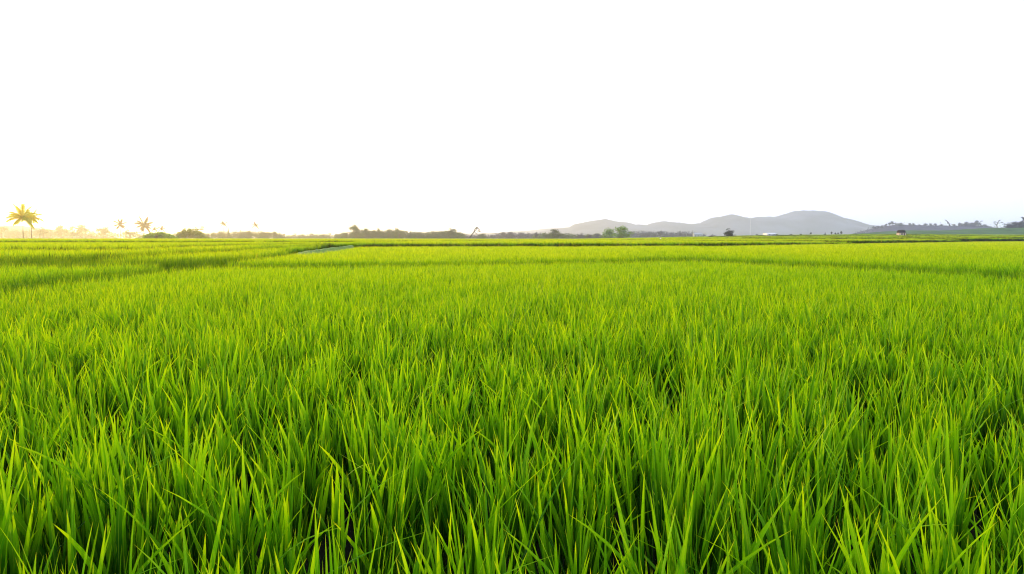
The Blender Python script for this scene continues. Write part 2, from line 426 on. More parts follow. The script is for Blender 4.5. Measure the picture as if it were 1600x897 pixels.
def plant():
    allp = {k: [] for k in range(NL + 3)}
    for li, (y0, y1, sp, jit, col) in enumerate(LOD[:5]):
        half = y1 * .80 + 2.5
        nx = int(2 * half / sp) + 1; ystart = -1.2 if li == 0 else y0
        ny = int((y1 - ystart) / sp) + 1
        gx, gy = np.meshgrid(-half + np.arange(nx) * sp, ystart + np.arange(ny) * sp)
        x = gx.ravel() + rng.uniform(-1, 1, gx.size) * sp * .55; y = gy.ravel() + rng.uniform(-1, 1, gx.size) * sp * .55
        keep = (np.abs(x) < y * .80 + 2.5) & (y >= ystart) & (y < y1)
        keep &= ~((np.abs(x) < .3) & (np.abs(y) < .3))
        x, y = x[keep], y[keep]
        s = np.clip(x / np.maximum(y, .05), -2.9, 2.9)
        s = np.where(y < 1, np.clip(s, -.9, .9), s)
        level = np.zeros(len(x), int); ok = np.ones(len(x), bool); z = np.zeros(len(x)); zprev = np.zeros(len(x)); shade_row = np.zeros(len(x), bool); deep_shade = shade_row.copy(); sh = np.ones(len(x)); sz = np.zeros(len(x))
        for k in range(NL):
            dk = np.interp(s, S, D[k]); gk = np.interp(s, S, GAP[k]); zk = np.interp(s, S, Z[k])
            ins = y > dk
            level[ins] = k + 1; z[ins] = zk[ins]
            half_t = sp * .5 if li >= 2 else .0
            pre = np.clip((.04 if k == 0 else .10) * y, .6, 4)
            ok &= ~((gk > .05) & (zk - zprev > .02) & (y > dk - pre) & (y < dk + gk + half_t * .6))
            near_in = (.75, .75, .9, 1.2, 2.0)[li]
            strip = (gk > .05) & (zk - zprev > .02) & (y > dk - near_in) & (y < dk + gk + half_t * .2)  # added dark row where the next block's side would be in shade
            pr = np.interp(s, S, STRENGTH) if k == 0 else np.ones(len(x))
            strip &= rng.uniform(0, 1, len(x)) < pr
            shade_row |= strip; deep_shade[strip] = (k >= 4) | ((k == 3) & (rng.uniform(0, 1, strip.sum()) < .75)) | ((k == 2) & (rng.uniform(0, 1, strip.sum()) < .1)) | ((k == 1) & (s[strip] > -.21)); sh[strip] = ((.62 + .86 * (zk - zprev)) / .66)[strip]; sz[strip] = zprev[strip]
            zprev = zk
        # a footpath bank keeps a strip free
        bx0, by0, bx1, by1 = BANK
        tt = np.clip(((x - bx0) * (bx1 - bx0) + (y - by0) * (by1 - by0)) / ((bx1 - bx0) ** 2 + (by1 - by0) ** 2), 0, 1)
        dist = np.hypot(x - bx0 - tt * (bx1 - bx0), y - by0 - tt * (by1 - by0))
        ok &= dist > 1.0 + (.3 if li >= 2 else 0)
        # gaps in the stand that let the dark ground show
        if li <= 1:
            hole = vnoise(x, y, .42, 3) + .6 * vnoise(x, y, .19, 4)
            ok &= hole > np.where(y < 3.6, -.97, -.9)
        ok |= shade_row & (dist > 1.2)
        z = np.where(shade_row, sz, z); level = np.where(shade_row, np.where(deep_shade, NL + 2, NL + 1), level); sh = np.where(shade_row, sh, 1)
        x, y, z, level, sh = x[ok], y[ok], z[ok], level[ok], sh[ok]
        n = len(x)
        hv = np.clip(1.3 - y / 9, .3, 1)
        hs = 1 + hv * .13 * vnoise(x, y, .45, 5) + hv * .05 * vnoise(x, y, 2.3, 6) + hv * rng.normal(0, .06, n)
        if li >= 3: hs = 1 + .05 * vnoise(x, y, 6, 5) + rng.normal(0, .02, n)
        tilt = .10 if li < 2 else .02
        rot = np.stack([.05 * vnoise(x, y, 1.1, 8) + rng.normal(0, tilt * .5, n), .09 * vnoise(x, y, .9, 9) + rng.normal(0, tilt * .6, n), rng.uniform(0, 6.283, n)], 1)
        # wind lean is applied about world axes: turn first about z, then tilt (XYZ euler does z last, so keep it small)
        hs = hs * sh
        scl = np.stack([rng.uniform(.9, 1.12, n), rng.uniform(.9, 1.12, n), hs], 1)
        idx = rng.integers(0, len(col.objects), n)
        idx = np.where(level > NL, idx % 5, idx)
        for k in range(NL + 3):
            q = level == k
            if q.any(): allp[k].append((np.stack([x, y, z], 1)[q], rot[q], scl[q], idx[q], np.full(q.sum(), li)))
    names = ['lush green rice leaves filling the near field', 'rice in the middle field behind the first furrow']
    for k, lst in allp.items():
        if not lst: continue
        P, Rr, Sc, I, Ld = [np.concatenate([a[j] for a in lst]) for j in range(5)]
        dark = k >= NL + 1
        o = gn_scatter('rice_shade_strip' if dark else 'rice_field', P, Rr, Sc, I, None)
        if dark: Ld = Ld + 5 * (k - NL)
        a = o.data.attributes.new('lod', 'INT', 'POINT'); a.data.foreach_set('value', Ld.astype(np.int32))
        scatter_tree(o, sorted(set(Ld.tolist())))
        o.data.materials.append(M['rice' if not dark else 'shade_row' if k == NL + 1 else 'shade_row_dark'])
        tag(o, FIELD_LABELS[k], 'grass' if dark else 'rice field', None, 'stuff')
        print('rice level', k, len(P))
FIELD_LABELS = ['tall bright green rice leaves filling the whole foreground',
                'smooth yellow-green rice field just beyond the first dark furrow',
                'rice block standing on the dark bank at the far edge of the middle field',
                'narrow rice terrace at the left behind the second furrow',
                'golden lit rice terrace at the far left beyond the third furrow',
                'thin strip of rice before the far plain, lowest step of the right slope',
                'rice terrace halfway up the low slope at the right',
                'upper rice terrace of the low slope at the right',
                'second highest strip of rice on the low ridge at the right',
                'topmost strip of rice on the low ridge under the hills',
                'darker green strips standing in for shaded rice sides along the furrows at the left and middle',
                'very dark strips standing in for shade along the far bank and the right terraces']
STRENGTH = lev([(0, .8), (330, .7), (420, .35), (600, .18), (1000, .15), (1030, 1), (1090, 1), (1130, .2), (1250, .3), (1330, .5), (1600, .6)])
BANK = (wx(462, 33), 33, wx(545, 60), 60)
plant()

def footpath():
    x0, y0, x1, y1 = BANK
    n = 24; mb = MB(); vs = []; fs = []
    dx, dy = x1 - x0, y1 - y0; L = math.hypot(dx, dy); nx_, ny_ = -dy / L, dx / L
    for i in range(n + 1):
        t = i / n; cx = x0 + dx * t + nx_ * .25 * math.sin(t * 5); cy = y0 + dy * t + ny_ * .25 * math.sin(t * 5)
        top = .66 + .15 * t
        for off, z in ((-.6, .0), (-.12, top), (0, top + .02), (.12, top), (.6, .0)):
            vs.append((cx + nx_ * off, cy + ny_ * off, z + (rng.uniform(-.03, .03) if z > .1 else 0)))
    for i in range(n):
        for c in range(4):
            a = i * 5 + c; fs.append((a, a + 1, a + 6, a + 5))
    fs.append((0, 1, 2, 3, 4)[::-1]); fs.append(tuple(n * 5 + c for c in range(5)))
    mb.add(vs, fs)
    o = mb.build('path', M['path']); tag(o, kind='structure')
footpath()

# ------------------------------------------------------------------ hills
def ridge(name, pts, Y, depth, mat, rough, seed, base=-2, nx=420, ny=26):
    px = np.array([p[0] for p in pts], float); py = np.array([p[1] for p in pts], float)
    xs = np.linspace(wx(px[0], Y), wx(px[-1], Y), nx)
    h = np.interp(xs, (px - 800) / F * Y, CAMZ + (HOR - py) / F * Y)
    V = []
    vs = np.linspace(-1, 1, ny)
    for v in vs:
        fall = (1 - abs(v) ** 1.6)
        yy = Y + v * depth
        sh = .10 * vnoise(xs, np.full(nx, yy), depth * .35, seed) + .06 * vnoise(xs, np.full(nx, yy), depth * .12, seed + 1)
        hh = base + (h - base) * np.clip(fall + sh * (1 - fall) * 2.2 * min(1, 2 * (1 - abs(v))), -.02, 1)
        hh = hh + rough * vnoise(xs, np.full(nx, yy), depth * .03, seed + 2)
        V.append(np.stack([xs, np.full(nx, yy), hh], 1))
    V = np.array(V).reshape(-1, 3)
    Q = np.array([[r * nx + i, r * nx + i + 1, (r + 1) * nx + i + 1, (r + 1) * nx + i] for r in range(ny - 1) for i in range(nx - 1)])
    o = mk(name, np_mesh(name, V, Q), mat); tag(o, kind='structure')
    return o
M['mtn'] = hill_mat('wooded mountain', (.005, .012, .02), (.08, .09, .12), .008)
M['slope'] = hill_mat('green slope', (.030, .085, .022), (.075, .15, .035), .05)
M['wood'] = hill_mat('wooded hill', (.035, .035, .055), (.075, .07, .10), .06)
ridge('mountains', [(800, 373), (820, 368), (840, 363), (862, 358), (889, 355), (898, 350), (910, 348), (928, 344.5), (945, 342), (958, 345.7), (979, 348), (991, 351), (1009, 351.7),
                (1022, 348), (1037, 345.5), (1057, 348), (1079, 350.5), (1096, 348.5), (1109, 341.5), (1113, 340), (1127, 338.5), (1141, 335), (1155, 339), (1171, 341), (1184, 339), (1212, 338.6), (1230, 333.5),
                (1241, 329.5), (1262, 329), (1284, 330.6), (1293, 335), (1301, 340), (1313, 341), (1323, 345), (1329, 350), (1340, 353), (1350, 351), (1360, 354.7), (1375, 361), (1400, 368), (1430, 374)],
      3000, 420, M['mtn'], 1.6, 11)
ridge('hills', [(640, 374), (690, 368), (730, 365), (780, 363.5), (830, 360), (856, 357), (880, 356.5), (920, 357), (980, 362), (1010, 372)], 3900, 500, M['mtn'], 1, 21)
ridge('hills', [(-200, 360), (-60, 354), (0, 352), (30, 353), (60, 357), (90, 362), (130, 368), (150, 374)], 1500, 200, M['wood'], 1, 31)
ridge('hill', [(1325, 374), (1345, 367), (1365, 358), (1380, 353.5), (1400, 351.5), (1420, 352), (1480, 353), (1520, 353), (1545, 356), (1570, 357), (1640, 350), (1760, 345), (1900, 352)], 1100, 130, M['wood'], .5, 41)
ridge('hillside', [(1290, 371), (1340, 365), (1380, 362), (1420, 360), (1470, 360.5), (1530, 357), (1600, 356), (1700, 354), (1850, 362)], 560, 110, M['slope'], .25, 51)

# ------------------------------------------------------------------ trees
def leaf_cards(centers, radii, n, size, flat=.9):
    """n small leaf clumps spread through the volume of lumpy blobs"""
    nb = len(centers); c = np.array(centers, float); r = np.array(radii, float)
    wgt = (r[:, 0] * r[:, 1] * r[:, 2]) ** .7; b = rng.choice(nb, n, p=wgt / wgt.sum())
    d = rng.normal(size=(n, 3)); d /= np.linalg.norm(d, axis=1)[:, None]
    rad = rng.uniform(0, 1, n) ** .42
    P = c[b] + d * rad[:, None] * r[b]
    u = rng.normal(size=(n, 3)); u /= np.linalg.norm(u, axis=1)[:, None]
    v = np.cross(u, d + rng.normal(0, .6, (n, 3))); v /= np.linalg.norm(v, axis=1)[:, None] + 1e-9
    s = size * rng.uniform(.5, 1.3, n)[:, None]
    V = np.stack([P - u * s * .5, P + v * s * .35 + u * s * .1, P + u * s * .6, P - v * s * .35], 1).reshape(-1, 3)
    Q = np.arange(4 * n).reshape(n, 4)
    return V, Q

def crown_mesh(kind):
    w, h = 1.0, 1.0        # unit tree: height 1, crown half width about .45
    cs, rs = [], []
    if kind == 'round':
        for i in range(11):
            a = rng.uniform(0, 6.28); q = rng.uniform(0, .26); z = rng.uniform(.42, .84)
            cs.append((q * math.cos(a), q * math.sin(a), z)); rs.append((rng.uniform(.12, .22),) * 2 + (rng.uniform(.09, .16),))
        n, sz = 900, .055
    elif kind == 'spreading':
        for i in range(12):
            a = rng.uniform(0, 6.28); q = rng.uniform(.05, .55); z = rng.uniform(.35, .86) - q * .25
            cs.append((q * math.cos(a), q * math.sin(a), z)); rs.append((rng.uniform(.13, .24), rng.uniform(.13, .24), rng.uniform(.08, .15)))
        n, sz = 1500, .05
    elif kind == 'umbrella':
        for i in range(9):
            a = rng.uniform(0, 6.28); q = rng.uniform(.0, .36); z = rng.uniform(.62, .95)
            cs.append((q * math.cos(a), q * math.sin(a), z)); rs.append((rng.uniform(.08, .14),) * 2 + (rng.uniform(.025, .045),))
        n, sz = 650, .05
    elif kind == 'conifer':
        for i in range(9):
            t = i / 8; cs.append((rng.normal(0, .015), rng.normal(0, .015), .25 + .68 * t)); rs.append((.20 * (1 - t) + .035,) * 2 + (.09,))
        n, sz = 700, .05
    elif kind == 'dome':
        for i in range(34):
            a = rng.uniform(0, 6.28); q = rng.uniform(.0, .36); z = rng.uniform(.12, .84) * math.sqrt(1 - (q / .42) ** 2)
            cs.append((q * math.cos(a), q * math.sin(a), z)); rs.append((rng.uniform(.14, .2),) * 2 + (rng.uniform(.12, .2),))
        n, sz = 2600, .05
    return leaf_cards(cs, rs, n, sz), cs

def tree_proto(kind):
    (V, Q), cs = crown_mesh(kind)
    zt = np.percentile(V[:, 2], 99.7); hw = np.percentile(np.abs(V[:, :2]), 98.5)
    sc = np.array([.5 / hw, .5 / hw, 1 / zt]); V = V * sc; cs = [tuple(np.array(c) * sc) for c in cs]
    cm = np_mesh('crown', V, Q, None, False)
    mb = MB()
    r0 = .028 if kind != 'umbrella' else .018
    top = .8
    tk = [(0, 0, -.02), (.008, .004, .2), (-.006, .01, .45), (0, 0, top)]
    mb.tube(tk, [r0, r0 * .8, r0 * .55, r0 * .2], 7)
    for c in cs[:7]:
        z0 = rng.uniform(.22, .5); c = np.array(c)
        mid = np.array([c[0] * .5, c[1] * .5, (z0 + c[2]) / 2 + .02])
        mb.tube([(0, 0, z0), mid, c], [r0 * .45, r0 * .3, r0 * .12], 5)
    return cm, mb.mesh('trunk')
KINDS = ['round', 'spreading', 'umbrella', 'conifer', 'dome']
PROTO = {k: [tree_proto(k) for _ in range(4)] for k in KINDS}
CW = {k: 1. for k in KINDS}
_cache = {}
def with_mat(mesh, mat):
    key = (mesh.name, mat.name)
    if key not in _cache:
        m = mesh.copy(); m.materials.clear(); m.materials.append(mat); _cache[key] = m
    return _cache[key]
def ground_z(x, y):
    s = x / y
    if y > 700: return .2
    z = 0.
    for k in range(NL):
        if y > np.interp(s, S, D[k]): z = float(np.interp(s, S, Z[k]))
    return z if y < FAR else .2
def tree(px, top, wpx, kind, Y, mat, label, base=None, name='tree', cat='tree', group=None):
    x = wx(px, Y); zb = ground_z(x, Y) - .1 if base is None else wz(base, Y)
    H = wz(top, Y) - zb; W = wpx / F * Y / CW[kind]
    cm, tm = random.choice(PROTO[kind])
    r = empty(name, (x, Y, zb), 0); tag(r, label, cat, group)
    rz = random.uniform(0, 6.28)
    for nm, me, mt in (('trunk', tm, M['bark']), ('crown', cm, mat)):
        o = mk(nm, with_mat(me, mt), None, r); o.scale = (W, W, H); o.rotation_euler = (0, 0, rz)
    return r

def palm(px, top, spread, Y, label, base=None, lean=.03, nf=17, seed=0, group=None):
    pm = M['palm'] if Y < 400 else M['palm_brown']
    rr = np.random.default_rng(seed)
    x = wx(px, Y); zb = ground_z(x, Y) - .1 if base is None else wz(base, Y)
    R_ = spread / 2 / F * Y; H = wz(top, Y) - zb - R_ * .55
    root = empty('palm_tree', (x, Y, zb)); tag(root, label, 'palm tree', group)
    mb = MB(); pts = [(lean * H * t * t, .01 * H * t, H * t) for t in np.linspace(0, 1, 9)]
    mb.tube(pts, [(.26 - .12 * t + (.12 if t == 0 else 0)) * max(.38, Y / 600) for t in np.linspace(0, 1, 9)], 8)
    mb.build('trunk', M['bark'], root, True)
    hx, hy, hz = pts[-1]
    for i in range(nf):
        az = 6.283 * i / nf + rr.normal(0, .15); el = -.45 + 1.9 * ((i * .618) % 1); L = R_ * rr.uniform(.95, 1.25)
        n = 9; P = []; p = np.array([hx, hy, hz]); th = el
        for j in range(n + 1):
            P.append(p.copy()); th = el - (1.0 - .45 * (el > .9)) * (j / n) ** 1.3
            p = p + np.array([math.cos(az) * math.cos(th), math.sin(az) * math.cos(th), math.sin(th)]) * L / n
        fb = MB(); fb.tube(P, [.05 * (1 - j / (n + 1)) + .01 for j in range(n + 1)], 4)
        side = np.array([-math.sin(az), math.cos(az), 0])
        for j in range(1, n * 5):
            t = j / (n * 5); a = t * n; k = min(int(a), n - 1); q = P[k] + (P[k + 1] - P[k]) * (a - k)
            T = (P[k + 1] - P[k]) / np.linalg.norm(P[k + 1] - P[k])
            ll = L * .27 * math.sin(math.pi * min(1, .12 + t * .85)) ** .7
            for sg in (-1, 1):
                e = q + (side * sg * .72 + T * .5 + np.array([0, 0, -.55 - rr.uniform(0, .3)])) * ll
                wv = T * (R_ * .018 if Y < 400 else R_ * .05)
                fb.add([tuple(q - wv), tuple(q + wv), tuple(e + wv * .15), tuple(e - wv * .15)], [(0, 1, 2, 3)])
        fb.build('frond', pm, root)
    return root

# the two palms before the sun and the lesser ones
palm(38, 328, 42, 210, 'taller golden coconut palm at the far left, left one of the close pair', seed=1, lean=.01, nf=24)
palm(51, 331, 30, 222, 'golden coconut palm, right one of the close pair at the far left', seed=2, lean=.03, nf=16)
palm(190, 345.5, 20, 640, 'orange-brown palm standing left of the green mound, smaller of two', seed=3, lean=-.01, nf=11)
palm(226, 344.5, 28, 620, 'orange-brown palm just above the left end of the bright green mound', seed=4, lean=.03, nf=13)
palm(243, 355.5, 11, 640, 'small brown palm right beside the orange palm over the mound', seed=5, nf=9)
palm(254, 355, 12, 640, 'small dark palm over the middle of the bright green mound', seed=6, nf=9)
palm(350, 346.5, 13, 680, 'slim palm with reddish crown between the flat-topped tree and the conifer', seed=7, nf=8)
palm(400, 348, 14, 700, 'lone slim palm with reddish crown above the grey tree line', seed=8, nf=8)

L_, Lb, Ld, Lbl, Lbu = M['leaf'], M['leaf_bright'], M['leaf_dark'], M['leaf_blue'], M['leaf_bush']
T = [  # px, top row, width px, kind, distance, leaves, label
 (4, 354, 22, 'round', 800, L_, 'hazy round tree at the left edge of the picture'),
 (70, 354, 24, 'round', 800, L_, 'hazy round tree just right of the pair of golden palms'),
 (97, 351.5, 22, 'round', 820, L_, 'golden hazy tree with a domed crown, second right of the palm pair'),
 (115, 353, 22, 'spreading', 820, L_, 'broad golden tree left of the peaked one in the haze'),
 (130, 350.5, 24, 'round', 830, L_, 'tallest golden hazy tree, with a peaked crown'),
 (166, 354.5, 22, 'round', 840, L_, 'golden hazy tree alone left of the orange palms'),
 (205, 358.5, 26, 'round', 760, L_, 'pale brown tree between the two orange palms'),
 (315, 354, 24, 'umbrella', 500, L_, 'flat-topped tree with layered crown right of the grey mound'),
 (334, 362, 10, 'round', 560, L_, 'small round tree just right of the flat-topped tree'),
 (345, 361, 9, 'round', 560, L_, 'small tree at the foot of the slim palm'),
 (358, 353.5, 5, 'conifer', 560, L_, 'narrow pointed tree right of the slim palm with reddish crown'),
 (377, 358.5, 6, 'conifer', 560, L_, 'small pointed tree midway between the two slim palms'),
 (391, 360, 9, 'round', 560, L_, 'small round tree just left of the lone slim palm'),
 (412, 361.5, 10, 'round', 600, L_, 'small tree next right of the lone slim palm'),
 (422, 362.5, 8, 'round', 600, L_, 'brownish low tree, second right of the lone slim palm'),
 (430, 361.5, 9, 'round', 600, L_, 'small round tree where the grey tree line steps down'),
 (445, 365, 9, 'spreading', 760, L_, 'pale small tree at the start of the low hazy tree line'),
 (462, 363.5, 9, 'umbrella', 760, L_, 'pale flat-topped tree in the low hazy tree line'),
 (473, 365.5, 8, 'round', 760, L_, 'pale round tree right of the small flat-topped one in the low line'),
 (487, 364.5, 10, 'spreading', 760, L_, 'pale spreading tree in the middle of the low hazy tree line'),
 (505, 365, 9, 'round', 760, L_, 'pale round tree above the far end of the footpath'),
 (517, 363.5, 7, 'umbrella', 760, L_, 'small pale tree with thin crown near the end of the low line'),
 (526, 365, 7, 'round', 760, L_, 'last low pale tree before the taller grey wood'),
 (541, 362, 8, 'round', 560, L_, 'small round tree at the left end of the taller grey wood'),
 (557, 351, 22, 'round', 520, L_, 'tallest tree at the left end of the grey wood'),
 (572, 356.5, 12, 'round', 520, L_, 'smaller tree beside the tallest one at the left end of the grey wood'),
 (577, 360, 10, 'round', 560, L_, 'low round tree, second right of the tallest one in the grey wood'),
 (585, 359.5, 10, 'round', 560, L_, 'round tree left of the slender upright one in the grey wood'),
 (592, 356, 9, 'round', 560, L_, 'slender upright tree in the grey wood'),
 (608, 358, 20, 'spreading', 560, L_, 'broad tree left of the thin spire in the grey wood'),
 (619, 353.5, 3.5, 'conifer', 540, L_, 'thin spire tree rising from the grey wood'),
 (625, 357, 22, 'round', 560, L_, 'large domed tree just right of the thin spire'),
 (642, 361, 11, 'spreading', 560, L_, 'small gappy tree right of the large domed tree'),
 (654, 363, 10, 'spreading', 560, L_, 'low gappy tree, second right of the large domed tree'),
 (677, 360.5, 16, 'conifer', 560, L_, 'triangular dark tree in the grey wood'),
 (687, 362, 4, 'conifer', 560, L_, 'small spire right of the triangular dark tree'),
 (694, 362, 11, 'round', 560, L_, 'small round tree left of the big peaked dome'),
 (706, 357, 24, 'dome', 540, L_, 'big dome-shaped tree at the right end of the grey wood'),
 (755, 365, 18, 'dome', 560, L_, 'low dark rounded tree under the bare arching tree'),
 (786, 362.5, 9, 'round', 700, Lbl, 'blue-grey tree with square top, left of the low double hump'),
 (798, 362, 16, 'dome', 700, Lbl, 'blue-grey humped tree in the middle distance'),
 (814, 363.5, 14, 'dome', 700, Lbl, 'blue-grey low humped tree, right one of the double hump'),
 (838, 362.5, 10, 'spreading', 520, Lbl, 'small dark scraggly tree left of the bushy green tree row'),
 (852, 364, 12, 'round', 500, L_, 'rounded green tree touching the left of the tallest in its row'),
 (866, 358, 24, 'dome', 500, L_, 'tallest bushy tree of the green row before the mountain foot'),
 (880, 365, 14, 'spreading', 500, L_, 'low bushy tree at the right end of the green row'),
 (908, 364.5, 16, 'dome', 620, Lbl, 'blue-grey rounded tree below the first mountain summit'),
 (922, 366.5, 12, 'dome', 600, Lbl, 'lower blue-grey rounded tree next to the bright green tree'),
 (933, 365, 14, 'dome', 600, Lbl, 'blue-grey tree touching the left side of the bright green tree'),
 (953, 357, 26, 'dome', 420, Lb, 'pale feathery left half of the bright green tree pair below the mountains'),
 (972, 353.5, 31, 'dome', 410, Lb, 'bright green spreading tree before the mountains, taller of its pair'),
 (1012, 361.5, 9, 'round', 760, Lbl, 'small peak in the bluish tree row right of the bright green tree'),
 (1031, 361, 10, 'round', 760, Lbl, 'middle tall tree in the bluish tree row'),
 (1062, 361, 6, 'conifer', 760, Lbl, 'pointed tree in the bluish tree row'),
 (1081, 360.5, 4, 'conifer', 740, Ld, 'thin dark tree at the right end of the bluish tree row'),
 (1112, 366.5, 12, 'dome', 330, Ld, 'low dark bush on the ridge left of the dark dome'),
 (1138, 357.5, 19, 'dome', 300, Ld, 'dark slate-coloured dome-shaped tree before the mountains'),
]
for t in T: tree(*t, group=None)
# little bushes along the ridge
for i, (px, top, w) in enumerate(((1182, 365.8, 4), (1212, 365.2, 4), (1235, 365.5, 5), (1250, 365.3, 4), (1266, 363.2, 4), (1288, 363, 2.5), (1298, 361.5, 3.5), (1304, 363, 3), (1308, 362.6, 3), (1313, 361, 4))):
    where = ['right of the dark dome tree', 'just right of the white building', 'second right of the white building', 'third right of the white building', 'fourth right of the white building, standing alone',
             'narrow and left of the small cluster', 'leftmost of the small cluster', 'second of the small cluster', 'third of the small cluster', 'tallest and rightmost of the small cluster'][i]
    tree(px, top, w, 'round' if i != 5 else 'conifer', 300, Ld, 'tiny dark bush on the green ridge, ' + where, base=368.5, name='bush', cat='bush', group='bushes along the right ridge')
# trees on the right hill crest
RT = [(1364, 353.5, 5), (1370, 353.5, 3.5), (1376, 353, 3), (1382, 350.5, 4), (1388, 348.5, 3.5), (1392, 346.5, 5), (1398, 348.5, 4), (1405, 349, 7), (1419, 349.5, 4), (1425, 349.5, 4), (1435, 351, 4),
      (1444, 350, 4), (1452, 350, 4), (1459, 350, 4), (1468, 351, 4), (1489, 351, 4), (1497, 349, 7), (1507, 347.5, 8), (1515, 348.5, 8), (1523, 345.5, 8), (1536, 351.5, 5), (1541, 353.5, 5)]
for i, (px, top, w) in enumerate(RT):
    w *= 1.5; top -= .8
    ordn = ['first', 'second', 'third', 'fourth', 'fifth', 'sixth and tallest', 'seventh', 'eighth, broader', 'ninth', 'tenth', 'eleventh', 'twelfth', 'thirteenth', 'fourteenth', 'fifteenth',
            'sixteenth', 'seventeenth, broader', 'eighteenth, broader', 'nineteenth, broader', 'twentieth, tall and broad', 'twenty-first, small', 'twenty-second, small and last'][i]
    tree(px, top, w, 'dome' if w > 8 else 'round', 1080, Lbl, 'purple-grey tree on the right hill crest, %s from its left end' % ordn, base=top + (9 if w > 6 else 7), group='trees on the right hill crest')
for px, top, w, k, lb in ((1573, 348, 14, 'dome', 'blue rounded tree at the right, left one of the blue clump'), (1583, 346.5, 17, 'dome', 'blue broad tree in the middle of the clump at the right edge'),
                   (1595, 343, 18, 'dome', 'blue tree of the clump touching the right edge'), (1597, 339, 10, 'umbrella', 'tallest tree at the right edge, with a flat tufted crown')):
    tree(px, top, w, k, 640, Lbl, lb, base=358)

# bare and bent trees
def limb_tree(px, base, Y, limbs, label, tufts=(), mat=None, name='bare_tree'):
    x = wx(px, Y); zb = wz(base, Y)
    r = empty(name, (x, Y, zb)); tag(r, label, 'tree')
    u = Y / F
    for i, (pts, r0, r1) in enumerate(limbs):
        mb = MB(); n = len(pts)
        P = [((a - px) * u, (j % 3 - 1) * .12 * (i + 1), (base - b) * u) for j, (a, b) in enumerate(pts)]
        Q = []
        for j in range(n - 1):
            for t in (0, .5): Q.append(tuple(P[j][c] + (P[j + 1][c] - P[j][c]) * t for c in range(3)))
        Q.append(P[-1])
        mb.tube(Q, [r0 + (r1 - r0) * j / (len(Q) - 1) for j in range(len(Q))], 6)
        mb.build('trunk' if i == 0 else 'branch', M['darkbark'], r, True)
    if tufts:
        V, Qd = leaf_cards([((a - px) * u, 0, (base - b) * u) for a, b, w in tufts], [(w * u, w * u, w * u * .5) for a, b, w in tufts], 60 * len(tufts), .5)
        mk('crown', np_mesh('crown', V, Qd, None, False), mat or Ld, r)
M['darkbark'] = plain('dark bark', (.018, .016, .020), .9, 3)
limb_tree(734, 372, 400, [([(734, 372), (738, 366), (741, 362), (742, 358), (744.5, 355.3), (747, 356), (749.5, 359), (751, 362.5)], .34, .12),
                         ([(741, 362), (743, 361), (744, 358.5), (746, 357)], .2, .1), ([(741, 362), (744, 364.5), (746, 367), (749, 368)], .2, .1),
                         ([(744, 358.5), (746, 361), (746, 364)], .16, .08), ([(747, 357.5), (748, 361), (751, 362.3)], .16, .08)],
          'bare dark tree arching over to the right beyond the middle field', [(745, 356.5, 1.6), (749, 361.5, 1.3)])
limb_tree(1482, 353, 1000, [([(1482, 353), (1480, 349), (1477.5, 346), (1474, 343.8)], .8, .4), ([(1478, 347), (1478, 350)], .4, .2)], 'dark bare leaning trunk on the right hill crest')
limb_tree(1533, 354, 1000, [([(1533, 354), (1530, 352), (1528, 349), (1529, 346.5), (1532, 345.5)], .6, .3)], 'thin dark trunk curved like a hook on the right hill crest', [(1532, 345.6, 1.2), (1534, 352, 1.6)])
limb_tree(1556, 358, 800, [([(1556, 358), (1555, 352), (1556.5, 348), (1559, 344.5)], .45, .25), ([(1555, 352), (1552, 349), (1550, 350)], .3, .15), ([(1556, 349), (1560, 348.5), (1564, 347.5)], .3, .15), ([(1556, 349), (1553, 346.5), (1550.5, 347.5)], .3, .15)],
          'dark windblown tree with crooked branches left of the blue clump', [(1559, 344.8, 1.6), (1563, 347.8, 1.6), (1551, 347.2, 1.8), (1553, 351, 1.4)])

# shrub mounds in the left field
def mound(px0, px1, top, Y, mat, label, n, seed, skew=.5, size=.45):
    rr = np.random.default_rng(seed)
    x0, x1 = wx(px0, Y), wx(px1, Y); zb = ground_z((x0 + x1) / 2, Y)
    H = wz(top, Y) - zb; cx = (x0 + x1) / 2; W = (x1 - x0) / 2
    r = empty('shrub_mound', (cx, Y, zb)); tag(r, label, 'shrub')
    cs, rs = [], []
    for i in range(60):
        u = rr.uniform(-1, 1); v = rr.uniform(-1, 1) * .5
        prof = max(.12, 1 - abs((u - (skew - .5) * 2)) ** 1.7 / (1 + abs((skew - .5) * 2)))
        cs.append((u * W * .93, v * W * .6, H * prof * .55)); rs.append((W * .13, W * .13, max(.5, H * prof * .42)))
    V, Q = leaf_cards(cs, rs, n, size); V[:, 2] = np.maximum(V[:, 2], .02)
    mk('foliage', np_mesh('foliage', V, Q, None, False), mat, r)
    mb = MB()
    for i in range(9):
        u = rr.uniform(-.8, .8); mb.tube([(u * W, 0, 0), (u * W + .1, .1, H * .4), (u * W + .3, .3, H * .6)], [.09, .06, .03], 5)
    mb.build('stem', M['bark'], r)
mound(217, 288, 361, 250, Lbu, 'bright green shrub mound at the left edge of the far plain', 9000, 61, .45, .35)
mound(276, 336, 355.5, 330, M['leaf_olive'], 'grey-green peaked shrub mound right behind the bright green one', 9000, 62, .35, .45)

